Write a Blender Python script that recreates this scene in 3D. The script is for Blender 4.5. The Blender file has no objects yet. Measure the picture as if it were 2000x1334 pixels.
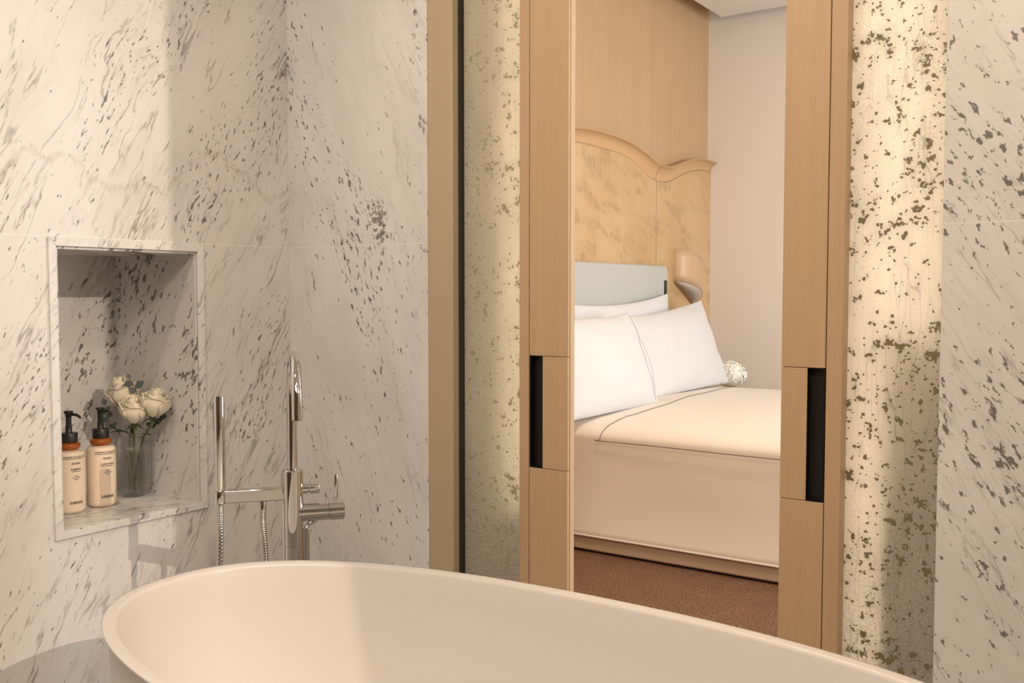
import bpy, bmesh, math, random
from mathutils import Vector, Matrix, noise as mnoise
random.seed(11)
PI = math.pi
scene = bpy.context.scene
COL = scene.collection

# ------------------------------------------------------------------ camera
# world: x along the partition, y towards the bedroom, z up, floor at 0
H = 1.15
YAW, PITCH = 0.5998, 0.0508
cy, sy, cp, sp = math.cos(YAW), math.sin(YAW), math.cos(PITCH), math.sin(PITCH)
R_ = Vector((cy, sy, 0)); F_ = Vector((-sy*cp, cy*cp, -sp)); U_ = Vector((-sy*sp, cy*sp, cp))
cam_d = bpy.data.cameras.new('camera'); cam = bpy.data.objects.new('camera', cam_d); COL.objects.link(cam)
cam_d.sensor_width = 36.0; cam_d.lens = 1871.0/2000*36; cam_d.clip_start = 0.02
m = Matrix((R_, U_, -F_)).transposed().to_4x4(); m.translation = Vector((0, 0, H)); cam.matrix_world = m
scene.camera = cam

# ------------------------------------------------------------------ world, exposure, lights
scene.view_settings.view_transform = 'Standard'; scene.view_settings.look = 'None'
scene.view_settings.gamma = 1.0; scene.view_settings.exposure = 0.40
scene.view_settings.use_curve_mapping = False
w = bpy.data.worlds.new('world'); scene.world = w; w.use_nodes = True
bg = w.node_tree.nodes['Background']; bg.inputs[0].default_value = (1.0, .93, .85, 1); bg.inputs[1].default_value = 0.04

def light(name, kind, loc, target, power, color, size=.1, size_y=None, angle=None, blend=.4):
    d = bpy.data.lights.new(name, kind); o = bpy.data.objects.new(name, d); COL.objects.link(o)
    d.energy = power; d.color = color; o.location = loc
    if kind == 'AREA':
        d.shape = 'RECTANGLE'; d.size = size; d.size_y = size_y or size
    else:
        d.shadow_soft_size = size
    if kind == 'SPOT':
        d.spot_size = angle; d.spot_blend = blend
    o.rotation_euler = (Vector(target) - Vector(loc)).to_track_quat('-Z', 'Y').to_euler()
    return o
WARM = (1.0, .82, .655); WARMER = (1.0, .77, .55); DAY = (.98, .975, .985)
light('downlight_key', 'SPOT', (2.02, .95, 2.55), (-2.0, 1.25, 1.2), 195, WARM, .011, angle=1.3, blend=.5)
light('downlight_tub', 'SPOT', (-1.42, .45, 2.58), (-1.40, 1.6, 0.9), 22, WARM, .06, angle=2.2, blend=.8)
light('downlight_door', 'SPOT', (-.25, .30, 2.58), (-.4, 1.8, 1.0), 44, WARM, .07, angle=2.2, blend=.8)
light('ceiling_wash', 'AREA', (-.2, -.5, 2.6), (-.5, .4, 0), 28, WARM, 1.8, 1.2)
light('bedroom_window', 'AREA', (2.45, 4.0, 1.65), (-2.5, 4.7, 1.1), 118, DAY, 2.4, 2.2)
light('bedroom_warm_fill', 'AREA', (-1.2, 2.5, 2.8), (-1.5, 3.7, .4), 22, WARMER, .5, .5)  # unseen warm fill added to brighten the near side of the bed
light('panel_backlight_right', 'AREA', (-.45, 2.045, 1.48), (-.45, 1.9, 1.48), 2.6, (1, .95, .87), .17, 2.25)
light('panel_fill_left', 'AREA', (-1.345, 2.035, 1.60), (-1.345, 1.9, 1.60), 1.9, (1, .94, .82), .09, 2.0)  # weaker light added behind the left leaf glass to brighten it

# ------------------------------------------------------------------ node helpers
class G:
    def __init__(s, name, rough=.5, **kw):
        s.m = bpy.data.materials.new(name); s.m.use_nodes = True
        s.t = s.m.node_tree; s.b = s.t.nodes['Principled BSDF']; s.b.inputs['Roughness'].default_value = rough
        for k, v in kw.items(): s.b.inputs[k.replace('_', ' ')].default_value = v
        s.tc = None
    def put(s, sock, v):
        if isinstance(v, bpy.types.NodeSocket): s.t.links.new(v, sock)
        elif v is not None: sock.default_value = v
    def obj(s):
        if not s.tc: s.tc = s.t.nodes.new('ShaderNodeTexCoord')
        return s.tc.outputs['Object']
    def math(s, op, a, b=None, c=None, clamp=False):
        n = s.t.nodes.new('ShaderNodeMath'); n.operation = op; n.use_clamp = clamp
        s.put(n.inputs[0], a); s.put(n.inputs[1], b); s.put(n.inputs[2], c); return n.outputs[0]
    def sep(s, v):
        n = s.t.nodes.new('ShaderNodeSeparateXYZ'); s.put(n.inputs[0], v); return n.outputs
    def comb(s, x, y, z=0.0):
        n = s.t.nodes.new('ShaderNodeCombineXYZ'); s.put(n.inputs[0], x); s.put(n.inputs[1], y); s.put(n.inputs[2], z); return n.outputs[0]
    def vadd(s, a, b):
        n = s.t.nodes.new('ShaderNodeVectorMath'); n.operation = 'ADD'; s.put(n.inputs[0], a); s.put(n.inputs[1], b); return n.outputs[0]
    def vscale(s, a, k):
        n = s.t.nodes.new('ShaderNodeVectorMath'); n.operation = 'SCALE'; s.put(n.inputs[0], a); s.put(n.inputs['Scale'], k); return n.outputs[0]
    def vmul(s, a, k):
        n = s.t.nodes.new('ShaderNodeVectorMath'); n.operation = 'MULTIPLY'; s.put(n.inputs[0], a); n.inputs[1].default_value = k; return n.outputs[0]
    def noise(s, v, scale, detail=4, rough=.5, color=False, dist=0.0):
        n = s.t.nodes.new('ShaderNodeTexNoise'); s.put(n.inputs['Vector'], v)
        n.inputs['Scale'].default_value = scale; n.inputs['Detail'].default_value = detail; n.inputs['Roughness'].default_value = rough
        n.inputs['Distortion'].default_value = dist
        return n.outputs['Color' if color else 'Fac']
    def vor(s, v, scale, feat='F1', rnd=1.0):
        n = s.t.nodes.new('ShaderNodeTexVoronoi'); n.feature = feat; s.put(n.inputs['Vector'], v)
        n.inputs['Scale'].default_value = scale; n.inputs['Randomness'].default_value = rnd; return n.outputs
    def ramp(s, f, lo, hi, a=0.0, b=1.0):
        n = s.t.nodes.new('ShaderNodeMapRange'); n.clamp = True; s.put(n.inputs[0], f)
        n.inputs[1].default_value = lo; n.inputs[2].default_value = hi; n.inputs[3].default_value = a; n.inputs[4].default_value = b
        return n.outputs[0]
    def mix(s, f, a, b):
        n = s.t.nodes.new('ShaderNodeMix'); n.data_type = 'RGBA'; s.put(n.inputs[0], f)
        for q, v in ((6, a), (7, b)):
            if isinstance(v, tuple) and len(v) == 3: v = v + (1,)
            s.put(n.inputs[q], v)
        return n.outputs[2]
    def color(s, v):
        if isinstance(v, tuple) and len(v) == 3: v = v + (1,)
        s.put(s.b.inputs['Base Color'], v); return s
    def bump(s, h, strength=.3, dist=.01):
        n = s.t.nodes.new('ShaderNodeBump'); n.inputs['Strength'].default_value = strength; n.inputs['Distance'].default_value = dist
        s.put(n.inputs['Height'], h); s.t.links.new(n.outputs[0], s.b.inputs['Normal']); return s

def plain(name, col, rough=.5, **kw): return G(name, rough, **kw).color(col).m

def marble(name, h_axis, ang, seed, base=(.80, .785, .765), streak=1.0, blot=1.0, joint=True, size=1.0, blot_ratio=3.0, dark=(.115, .092, .078), rough=.26, spots=(), wave=None, big=1.0, dens=.008):
    g = G(name, rough, Specular_IOR_Level=.35)
    x, y, z = g.sep(g.obj())
    if h_axis == 'y': h, v = y, z
    elif h_axis == 'x': h, v = x, z
    elif h_axis == 'xy': h, v = g.math('ADD', x, y), z
    else: h, v = y, x                                             # horizontal slabs
    c, s_ = math.cos(ang), math.sin(ang)
    al = g.math('ADD', g.math('MULTIPLY', h, c), g.math('MULTIPLY', v, s_))
    ac = g.math('SUBTRACT', g.math('MULTIPLY', v, c), g.math('MULTIPLY', h, s_))
    P0 = g.comb(g.math('ADD', al, seed), g.math('ADD', ac, seed*1.7), seed*.37)
    warp = g.vscale(g.vadd(g.noise(P0, 3.2, 3, .55, True), (-.5, -.5, -.5)), .075)
    P = g.vadd(P0, warp)
    k = 1.0/size
    # broad soft tone
    cloud = g.noise(g.vmul(P, (1.2, 3.0, 1)), 1.6*k, 4, .6)
    col = g.mix(g.ramp(cloud, .42, .72), base, tuple(b*f for b, f in zip(base, (.86, .85, .84))))
    # soft feathery streaks
    zone = g.ramp(g.noise(g.vmul(P, (.7, 2.4, 1)), 1.9*k, 3, .55), .42, .60)
    feather = g.math('MULTIPLY', g.ramp(g.noise(g.vmul(P, (1.0, 6.5, 1)), 17*k, 7, .70), .50, .64), g.ramp(g.noise(g.vmul(P, (1.0, 3.5, 1)), 7*k, 3, .6), .42, .60))
    col = g.mix(g.math('MULTIPLY', g.math('MULTIPLY', feather, zone), .62*streak, clamp=True), col, (.33, .285, .25))
    # long thin veins
    nv = g.noise(g.vmul(P, (.55, 4.0, 1)), 2.3*k, 5, .62)
    vein = g.math('SUBTRACT', 1.0, g.ramp(g.math('ABSOLUTE', g.math('SUBTRACT', nv, .5)), .002, .016))
    vm = g.ramp(g.noise(g.vmul(P, (2, 5, 1)), 3.1*k, 4, .6), .44, .60)
    col = g.mix(g.math('MULTIPLY', g.math('MULTIPLY', vein, vm), .65*streak, clamp=True), col, (.20, .165, .14))
    # dark mineral flecks: short dashes, clustered
    zone2 = g.ramp(g.noise(g.vmul(P, (.8, 1.8, 1)), 2.6*k, 3, .6), .42, .62)
    fl = g.noise(g.vmul(P, (1.0, blot_ratio, 1)), 34*k, 6, .62)
    th = g.math('SUBTRACT', .672-dens, g.math('MULTIPLY', zone2, .10*blot))
    fleck = g.math('MULTIPLY', g.math('SUBTRACT', fl, th), 28.0, clamp=True)
    col = g.mix(g.math('MULTIPLY', fleck, .86), col, dark)
    # few larger stains
    fl2 = g.noise(g.vmul(P, (1.0, blot_ratio*.75, 1)), 14*k, 8, .70)
    th2 = g.math('SUBTRACT', .700, g.math('MULTIPLY', zone2, .08*blot*big))
    col = g.mix(g.math('MULTIPLY', g.math('MULTIPLY', g.math('SUBTRACT', fl2, th2), 22.0, clamp=True), .8), col, tuple(d*1.25 for d in dark))
    rag = g.noise(P, 60*k, 6, .7)
    for sh, sv, sr in spots:
        dx = g.math('SUBTRACT', h, sh); dz = g.math('MULTIPLY', g.math('SUBTRACT', v, sv), .62)
        dd = g.math('SQRT', g.math('ADD', g.math('MULTIPLY', dx, dx), g.math('MULTIPLY', dz, dz)))
        f = g.math('MULTIPLY', g.math('SUBTRACT', g.math('ADD', g.math('SUBTRACT', 1.0, g.math('DIVIDE', dd, sr)), g.math('MULTIPLY', g.math('SUBTRACT', rag, .52), 4.5)), .45), 6.0, clamp=True)
        f = g.math('MULTIPLY', f, g.math('LESS_THAN', dd, sr*1.25))
        col = g.mix(g.math('MULTIPLY', f, .75), col, tuple(d*1.4 for d in dark))
    if wave:
        zc = g.math('ADD', wave, g.math('MULTIPLY', g.math('SUBTRACT', g.noise(g.comb(g.math('MULTIPLY', h, 5.0), 3.3, 0), 1.0, 4, .6), .5), .34))
        b_ = g.math('SUBTRACT', 1.0, g.ramp(g.math('ABSOLUTE', g.math('SUBTRACT', v, g.math('ADD', zc, g.math('MULTIPLY', g.math('SUBTRACT', rag, .5), .05)))), .002, .013))
        col = g.mix(g.math('MULTIPLY', b_, g.ramp(rag, .40, .62, .05, .50)), col, (.45, .38, .32))
    if joint:
        d = g.math('ABSOLUTE', g.math('SUBTRACT', z, H + .130))
        col = g.mix(g.math('LESS_THAN', d, .0011), col, (.86, .85, .83))
    g.color(col)
    return g.m

def wood(name, c1, c2, axis='z', scale=1.0, rough=.42, fig=0.0, seed=0.0):
    g = G(name, rough)
    P = g.vadd(g.obj(), (seed, seed*.7, seed*1.3))
    st = {'z': (34, 34, 1.1), 'x': (1.1, 34, 34), 'y': (34, 1.1, 34)}[axis]
    grain = g.noise(g.vmul(P, st), 2.2*scale, 5, .6)
    fine = g.noise(g.vmul(P, tuple(q*5 for q in st)), 2.0*scale, 2, .5)
    br = g.noise(g.vmul(P, tuple((q*.12) for q in st)), 1.5*scale, 3, .5)
    f = g.math('ADD', g.math('MULTIPLY', grain, .6), g.math('ADD', g.math('MULTIPLY', fine, .22), g.math('MULTIPLY', br, .3)))
    col = g.mix(g.ramp(f, .30, .90), c1, c2)
    fl = g.ramp(g.noise(g.vmul(P, (70, 70, 9)), 3.0, 2, .5), .68, .74)
    col = g.mix(g.math('MULTIPLY', fl, .18), col, tuple(q*.62 for q in c2))
    g.color(col); g.bump(grain, .06, .002)
    return g.m

def figured(name):
    g = G(name, .30)
    x, y, z = g.sep(g.obj())
    P = g.comb(y, z, x)
    # leaves of veneer: a grid of bookmatched sheets with curly figure running across
    cell = g.math('FLOOR', g.math('MULTIPLY', y, 6.2))
    sh = g.math('MULTIPLY', g.math('SINE', g.math('MULTIPLY', cell, 12.9)), .7)
    Q = g.comb(y, g.math('ADD', z, g.math('MULTIPLY', sh, .16)), cell)
    wv = g.vscale(g.vadd(g.noise(g.vmul(P, (9, 2.2, 1)), 2.0, 4, .6, True), (-.5, -.5, -.5)), .10)
    sl = g.math('ADD', z, g.math('MULTIPLY', y, .28))
    q = g.noise(g.vmul(g.vadd(g.comb(y, g.math('ADD', sl, g.math('MULTIPLY', sh, .10)), cell), wv), (2.6, 9.5, .35)), 1.25, 3, .5)
    cur = g.ramp(q, .50, .64)
    strand = g.noise(g.vmul(P, (60, 2.2, 1)), 2.0, 4, .6)
    brk = g.ramp(g.noise(g.vmul(P, (30, 4.0, 1)), 1.6, 3, .6), .36, .66, .35, 1)
    tone = g.noise(g.vmul(P, (1.4, .8, 1)), 1.6, 3, .5)
    col = g.mix(g.ramp(tone, .35, .68), (.60, .42, .23), (.52, .34, .16))
    col = g.mix(g.ramp(strand, .42, .72, 0, .25), col, (.47, .30, .13))
    col = g.mix(g.math('MULTIPLY', g.math('MULTIPLY', cur, brk), .60), col, (.31, .19, .09))
    g.color(col)
    return g.m

def leafglass(name, base, flake, seed, trans, amount=1.0, grain=0.0, crack=.4):
    g = G(name, .28)
    x, y, z = g.sep(g.obj())
    P = g.comb(g.math('ADD', x, seed), z, seed)
    w1 = g.vscale(g.vadd(g.noise(P, 120, 3, .6, True), (-.5, -.5, -.5)), .010)
    w2 = g.vscale(g.vadd(g.noise(P, 34, 2, .5, True), (-.5, -.5, -.5)), .012)
    Q = g.vadd(g.vadd(P, w1), w2)
    clus = g.ramp(g.noise(P, 8, 2, .5), .36, .66)
    tot = None
    for sc, nsc, thr, off in ((200, 52, .648, 0), (330, 100, .675, 3.3), (150, 30, .695, 7.1)):
        v = g.vor(g.vadd(P, g.vadd((off, off*.6, 0), g.vscale(w1, .35))), sc)
        r, gg, b = g.sep(v['Color'])
        nz = g.noise(v['Position'], nsc, 2, .5)
        val = g.math('ADD', g.math('ADD', nz, g.math('MULTIPLY', g.math('SUBTRACT', r, .5), .09)), g.math('MULTIPLY', g.math('SUBTRACT', clus, .5), .055*amount))
        f = g.math('GREATER_THAN', val, thr)
        tot = f if tot is None else g.math('MAXIMUM', tot, f)
    wr = g.vor(g.vadd(g.vmul(P, (1, .85, 1)), w2), 105, 'DISTANCE_TO_EDGE')['Distance']
    tone = g.noise(g.vmul(P, (3, .8, 1)), 5, 4, .6)
    col = g.mix(g.ramp(tone, .35, .7), base, tuple(q*.90 for q in base))
    # hairline breaks in the leaf, mostly upright
    hv = g.vor(g.vadd(g.vmul(P, (1, .07, 1)), g.vscale(w2, .45)), 60, 'DISTANCE_TO_EDGE')['Distance']
    hm = g.ramp(g.noise(g.vmul(P, (2, 1, 1)), 7, 3, .6), .40, .60)
    hair = g.math('MULTIPLY', g.math('SUBTRACT', 1.0, g.ramp(hv, .008, .034)), hm)
    col = g.mix(g.math('MULTIPLY', hair, crack), col, tuple(q*.42 for q in base))
    if grain:
        gm = g.ramp(g.math('ADD', z, g.math('MULTIPLY', g.noise(P, 14, 4, .6), .5)), 1.12, .70)
        gn = g.ramp(g.noise(g.vmul(P, (1, 1.2, 1)), 170, 4, .7), .47, .58)
        col = g.mix(g.math('MULTIPLY', g.math('MULTIPLY', gm, gn), grain), col, tuple(q*.5 for q in flake))
    col = g.mix(tot, col, flake)
    g.color(col)
    g.bump(g.math('ADD', g.ramp(wr, 0, .18), g.math('MULTIPLY', tot, -.5)), .35, .0016)
    # the leaf lets light through, thinner where it is whole
    tr = g.t.nodes.new('ShaderNodeBsdfTranslucent'); g.t.links.new(col, tr.inputs[0]) if isinstance(col, bpy.types.NodeSocket) else None
    mx = g.t.nodes.new('ShaderNodeMixShader')
    g.put(mx.inputs[0], g.math('MULTIPLY', g.math('SUBTRACT', 1.0, g.math('MULTIPLY', tot, .75)), trans))
    g.t.links.new(g.b.outputs[0], mx.inputs[1]); g.t.links.new(tr.outputs[0], mx.inputs[2])
    out = [n for n in g.t.nodes if n.type == 'OUTPUT_MATERIAL'][0]
    g.t.links.new(mx.outputs[0], out.inputs[0])
    return g.m

def cloth(name, col, rough=.85, weave=900, st=.08, wr=.0):
    g = G(name, rough, Sheen_Weight=.15)
    n = g.noise(g.obj(), weave, 2, .5)
    g.color(g.mix(g.ramp(n, .3, .7), col, tuple(q*.95 for q in col)))
    h = n
    if wr: h = g.math('ADD', g.math('MULTIPLY', n, .05), g.math('MULTIPLY', g.noise(g.vmul(g.obj(), (1, .7, 1.2)), 7, 4, .55), wr))
    g.bump(h, st, .004)
    return g.m

M = {}
M['marble_left'] = marble('streaked_marble', 'y', math.radians(62), 2.3, streak=1.0, blot=.95, blot_ratio=3.6, wave=H+.30)
M['marble_back'] = marble('pale_speckled_marble', 'x', math.radians(112), 5.1, base=(.80, .795, .785), streak=.35, blot=.9, blot_ratio=2.6, spots=((-1.775, H+.205, .045), (-1.762, H+.155, .030), (-1.617, H+.44, .022)))
M['marble_right'] = marble('brown_speckled_marble', 'x', math.radians(122), 9.4, base=(.80, .785, .755), streak=.6, blot=.62, blot_ratio=2.0, size=.85, big=.5, dens=.052, dark=(.13, .105, .085))
M['marble_niche'] = marble('niche_marble', 'xy', math.radians(58), 12.6, streak=.7, blot=.85, joint=False, blot_ratio=2.2, big=.6, dens=.035)
M['marble_shelf'] = marble('shelf_marble', 'h', math.radians(20), 15.2, streak=1.2, blot=.8, joint=False, blot_ratio=3.5)
M['marble_frame'] = marble('frame_marble', 'y', math.radians(55), 18.3, base=(.83, .82, .80), streak=.9, blot=.7, joint=False)
M['maple'] = wood('pale_maple', (.62, .445, .27), (.51, .35, .195), 'z')
M['maple_strip'] = wood('maple_strip', (.60, .43, .27), (.50, .34, .20), 'z', seed=4.0)
M['wallwood'] = wood('bedroom_maple', (.53, .37, .21), (.44, .29, .155), 'z', scale=.5, seed=2.0)
M['crown'] = wood('crown_maple', (.60, .385, .195), (.52, .315, .15), 'y', scale=.6, seed=3.0)
M['veneer'] = wood('sconce_veneer', (.60, .42, .26), (.52, .34, .195), 'z', scale=.7, seed=6.0)
M['figured'] = figured('figured_maple')
M['beige'] = plain('beige_lacquer', (.50, .415, .28), .5)
M['slot_shade'] = plain('pocket_shade', (.05, .045, .035), .8)  # near black colour stands in for the shade beside the left glass
M['leaf_left'] = leafglass('silver_leaf_glass_left', (.75, .705, .595), (.42, .37, .255), 3.7, .42, 1.0, .45, .12)
M['leaf_right'] = leafglass('silver_leaf_glass_right', (.85, .805, .72), (.24, .20, .12), 8.2, .55, 1.0, .25, .45)
M['bronze'] = plain('dark_bronze', (.018, .014, .012), .45, Metallic=.4)
M['tub'] = plain('white_stone_resin', (.74, .715, .69), .32)
M['chrome'] = plain('chrome', (.70, .69, .68), .06, Metallic=1.0)
M['chrome_dull'] = plain('hose_chrome', (.62, .60, .57), .16, Metallic=1.0)
M['rubber'] = plain('grey_rubber', (.10, .10, .10), .6)
M['linen'] = cloth('white_linen', (.67, .665, .655), wr=.5, st=.14)
M['duvet'] = cloth('white_duvet', (.80, .73, .645), wr=.7, st=.12)
M['piping'] = plain('taupe_piping', (.20, .15, .115), .8)
M['pipe_grey'] = plain('grey_piping', (.36, .36, .37), .8)
M['leather'] = plain('grey_green_leather', (.47, .48, .445), .48)
M['basefab'] = cloth('tan_upholstery', (.52, .395, .28))
M['plaster'] = G('warm_plaster', .85).color((.74, .685, .62)).m
M['white_ceiling'] = plain('white_ceiling_paint', (.80, .78, .75), .85)
M['black'] = plain('black_plastic', (.016, .015, .015), .35)
M['socket'] = plain('dark_bronze_plate', (.03, .025, .022), .35, Metallic=.5)
M['cream'] = plain('cream_plastic', (.90, .765, .61), .38, Subsurface_Weight=.15, Subsurface_Radius=(.02, .012, .007))
M['amber'] = plain('amber_plastic', (.62, .17, .025), .12, Transmission_Weight=.55, IOR=1.45)
M['ink'] = plain('black_ink', (.02, .018, .018), .5)
def thin_glass(name, ior, clear):
    g = G(name, .02, Transmission_Weight=1.0, IOR=ior); g.color((.985, .985, .98))
    tr = g.t.nodes.new('ShaderNodeBsdfTransparent'); mx = g.t.nodes.new('ShaderNodeMixShader'); mx.inputs[0].default_value = clear
    g.t.links.new(g.b.outputs[0], mx.inputs[1]); g.t.links.new(tr.outputs[0], mx.inputs[2])
    out = [n for n in g.t.nodes if n.type == 'OUTPUT_MATERIAL'][0]; g.t.links.new(mx.outputs[0], out.inputs[0])
    return g.m
M['glass'] = thin_glass('clear_glass', 1.42, .55)
M['water'] = thin_glass('water', 1.06, .95)
M['diffuser'] = plain('lamp_diffuser', (.46, .39, .34), .6)
M['petal'] = plain('ivory_petal', (.90, .83, .68), .6, Subsurface_Weight=.25, Subsurface_Radius=(.01, .008, .004))
M['stem'] = plain('green_stem', (.10, .125, .035), .5)
M['leafdark'] = plain('rose_leaf_green', (.055, .075, .028), .45)
M['euca'] = plain('eucalyptus_grey_green', (.095, .115, .105), .55)
M['twig'] = plain('brown_twig', (.10, .065, .04), .7)
M['floret'] = plain('white_floret', (.90, .89, .80), .65, Subsurface_Weight=.2, Subsurface_Radius=(.006, .006, .003))
M['walnut'] = wood('brown_wood', (.20, .125, .075), (.15, .09, .05), 'z', seed=9.0)
M['tile'] = plain('bathroom_floor_stone', (.55, .51, .46), .35)
g = G('brown_loop_carpet', .95)
n1 = g.vor(g.obj(), 120)['Distance']; n2 = g.noise(g.obj(), 125, 3, .65); n3 = g.noise(g.obj(), 9, 3, .5)
cc = g.mix(g.ramp(n2, .36, .64), (.075, .034, .019), (.30, .165, .095))
g.color(g.mix(g.ramp(n3, .3, .75, 0, .35), cc, (.10, .045, .026))); g.bump(n1, .6, .006); M['carpet'] = g.m

# ------------------------------------------------------------------ mesh helpers
def link(name, me, mats, parent=None):
    o = bpy.data.objects.new(name, me); COL.objects.link(o)
    for q in (mats if isinstance(mats, (list, tuple)) else [mats]): me.materials.append(q)
    if parent is not None: o.parent = parent; o.matrix_parent_inverse = parent.matrix_world.inverted()
    return o
def obj(name, bm, mats, parent=None, smooth=False, bev=0.0, seg=2, sub=0):
    me = bpy.data.meshes.new(name); bmesh.ops.recalc_face_normals(bm, faces=bm.faces[:]); bm.to_mesh(me); bm.free()
    if smooth:
        for p in me.polygons: p.use_smooth = True
    o = link(name, me, mats, parent)
    if bev:
        b = o.modifiers.new('bevel', 'BEVEL'); b.width = bev; b.segments = seg; b.limit_method = 'ANGLE'; b.angle_limit = .6
        b.harden_normals = False
        for p in me.polygons: p.use_smooth = True
        o.data.set_sharp_from_angle(angle=.9) if hasattr(o.data, 'set_sharp_from_angle') else None
    if sub:
        s = o.modifiers.new('subd', 'SUBSURF'); s.levels = sub; s.render_levels = sub
    return o
def thing(name, label, cat, loc=(0, 0, 0), group=None, kind=None):
    o = bpy.data.objects.new(name, None); COL.objects.link(o); o.location = loc; o.empty_display_size = .05
    o['label'] = label; o['category'] = cat
    if group: o['group'] = group
    if kind: o['kind'] = kind
    bpy.context.view_layer.update()
    return o
def tag(o, label, cat, group=None):
    o['label'] = label; o['category'] = cat
    if group: o['group'] = group
    return o
def struct(o, label=None, cat=None):
    o['kind'] = 'structure'
    if label: o['label'] = label
    if cat: o['category'] = cat
    return o
def box(bm, x0, x1, y0, y1, z0, z1, mat=0):
    v = [bm.verts.new(p) for p in ((x0,y0,z0),(x1,y0,z0),(x1,y1,z0),(x0,y1,z0),(x0,y0,z1),(x1,y0,z1),(x1,y1,z1),(x0,y1,z1))]
    for f in ((0,3,2,1),(4,5,6,7),(0,1,5,4),(1,2,6,5),(2,3,7,6),(3,0,4,7)):
        fc = bm.faces.new([v[i] for i in f]); fc.material_index = mat
    return v
def boxes(*bs):
    bm = bmesh.new()
    for b in bs: box(bm, *b)
    return bm
def grid(bm, pts, closed_u=False, closed_v=False, mat=0):
    vs = [[bm.verts.new(p) for p in row] for row in pts]
    nu, nv = len(vs), len(vs[0])
    for i in range(nu if closed_u else nu-1):
        for j in range(nv if closed_v else nv-1):
            f = bm.faces.new((vs[i][j], vs[(i+1) % nu][j], vs[(i+1) % nu][(j+1) % nv], vs[i][(j+1) % nv])); f.material_index = mat
    return vs
def lathe(bm, prof, c, seg=40, axis=None, cap=True):
    """prof: (radius, height) pairs; c: base point; axis: direction of height."""
    ax = Vector(axis or (0, 0, 1)).normalized()
    a = Vector((1, 0, 0)) if abs(ax.x) < .8 else Vector((0, 1, 0))
    e1 = (a - ax*a.dot(ax)).normalized(); e2 = ax.cross(e1); c = Vector(c)
    rows = [[c + ax*h + (e1*math.cos(2*PI*k/seg) + e2*math.sin(2*PI*k/seg))*r for k in range(seg)] for r, h in prof]
    vs = grid(bm, rows, closed_v=True)
    if cap:
        for row in (vs[0], vs[-1]):
            try: bm.faces.new(row)
            except ValueError: pass
    return vs
def spline(P, n):
    P = [Vector(p) for p in P]; out = []
    Q = [P[0]*2-P[1]] + P + [P[-1]*2-P[-2]]
    for i in range(1, len(Q)-2):
        for k in range(n):
            t = k/n; a, b, c, d = Q[i-1], Q[i], Q[i+1], Q[i+2]
            out.append(.5*((2*b) + (c-a)*t + (2*a-5*b+4*c-d)*t*t + (3*b-a-3*c+d)*t**3))
    out.append(P[-1]); return out
def tube(bm, path, r, seg=12, cap=True):
    path = [Vector(p) for p in path]; n = len(path)
    rr = r if callable(r) else (lambda i: r)
    t0 = (path[1]-path[0]).normalized()
    u = t0.orthogonal().normalized(); rows = []
    for i, p in enumerate(path):
        t = (path[min(i+1, n-1)] - path[max(i-1, 0)]).normalized()
        u = (u - t*u.dot(t)).normalized(); v = t.cross(u)
        rows.append([p + (u*math.cos(2*PI*k/seg) + v*math.sin(2*PI*k/seg))*rr(i) for k in range(seg)])
    vs = grid(bm, rows, closed_v=True)
    if cap: bm.faces.new(vs[0]); bm.faces.new(vs[-1])
    return vs
def lerp(a, b, t): return a + (b-a)*t

# ------------------------------------------------------------------ room shell: bathroom
XL, YP, CE = -2.123, 1.95, 2.65                       # left wall, partition face, ceiling
NY0, NY1, NZ0, NZ1, NX = 1.236, 1.626, H-.56, H+.108, -2.49   # niche opening and back
wl = boxes((-2.62, XL, -1.7, NY0, 0, CE), (-2.62, XL, NY1, 2.10, 0, CE), (-2.62, XL, NY0, NY1, 0, NZ0), (-2.62, XL, NY0, NY1, NZ1, CE))
struct(obj('wall_left', wl, M['marble_left']), 'streaked white marble wall around the recessed niche', 'wall')
t_ = .006
nb = bmesh.new()
box(nb, -2.60, NX, NY0, NY1, NZ0, NZ1, 0)                               # back
box(nb, NX, XL-.001, NY1-t_, NY1, NZ0, NZ1, 0)                          # far cheek
box(nb, NX, XL-.001, NY0, NY0+t_, NZ0, NZ1, 0)                          # near cheek
box(nb, NX, XL-.001, NY0+t_, NY1-t_, NZ0-.004, NZ0+.002, 1)             # shelf
box(nb, NX, XL-.001, NY0+t_, NY1-t_, NZ1-t_, NZ1, 0)                    # soffit
struct(obj('wall_niche', nb, [M['marble_niche'], M['marble_shelf']]), 'marble lining of the niche in the left wall', 'niche')
SH = NZ0 + .002
fr = bmesh.new()
oy0, oy1, oz0, oz1 = NY0-.019, NY1+.019, NZ0-.017, NZ1+.022
def mitre(a, b, c, d, x0, x1):   # a frame member given by its four (y, z) corners
    lo = [fr.verts.new((x0, *p)) for p in (a, b, c, d)]; hi = [fr.verts.new((x1, *p)) for p in (a, b, c, d)]
    fr.faces.new(lo[::-1]); fr.faces.new(hi)
    for k in range(4): fr.faces.new((lo[k], lo[(k+1) % 4], hi[(k+1) % 4], hi[k]))
g_ = .0006
o_ = [(oy0, oz0), (oy1, oz0), (oy1, oz1), (oy0, oz1)]; i_ = [(NY0, NZ0), (NY1, NZ0), (NY1, NZ1), (NY0, NZ1)]
for k in range(4): mitre(o_[k], o_[(k+1) % 4], i_[(k+1) % 4], i_[k], XL-.012, XL+.007)
struct(obj('trim_1', fr, M['marble_frame'], bev=.0012), 'slim mitred marble frame around the niche', 'trim')
struct(obj('wall_back', boxes((XL+.0005, -1.5995, YP, 2.10, 0, CE)), M['marble_back']), 'pale speckled marble wall behind the bath filler', 'wall')
struct(obj('trim_2', boxes((-1.597, -1.515, YP-.003, 2.10, 0, CE)), M['beige'], bev=.002), 'beige lacquered upright beside the silver leaf panel', 'trim')
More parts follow.
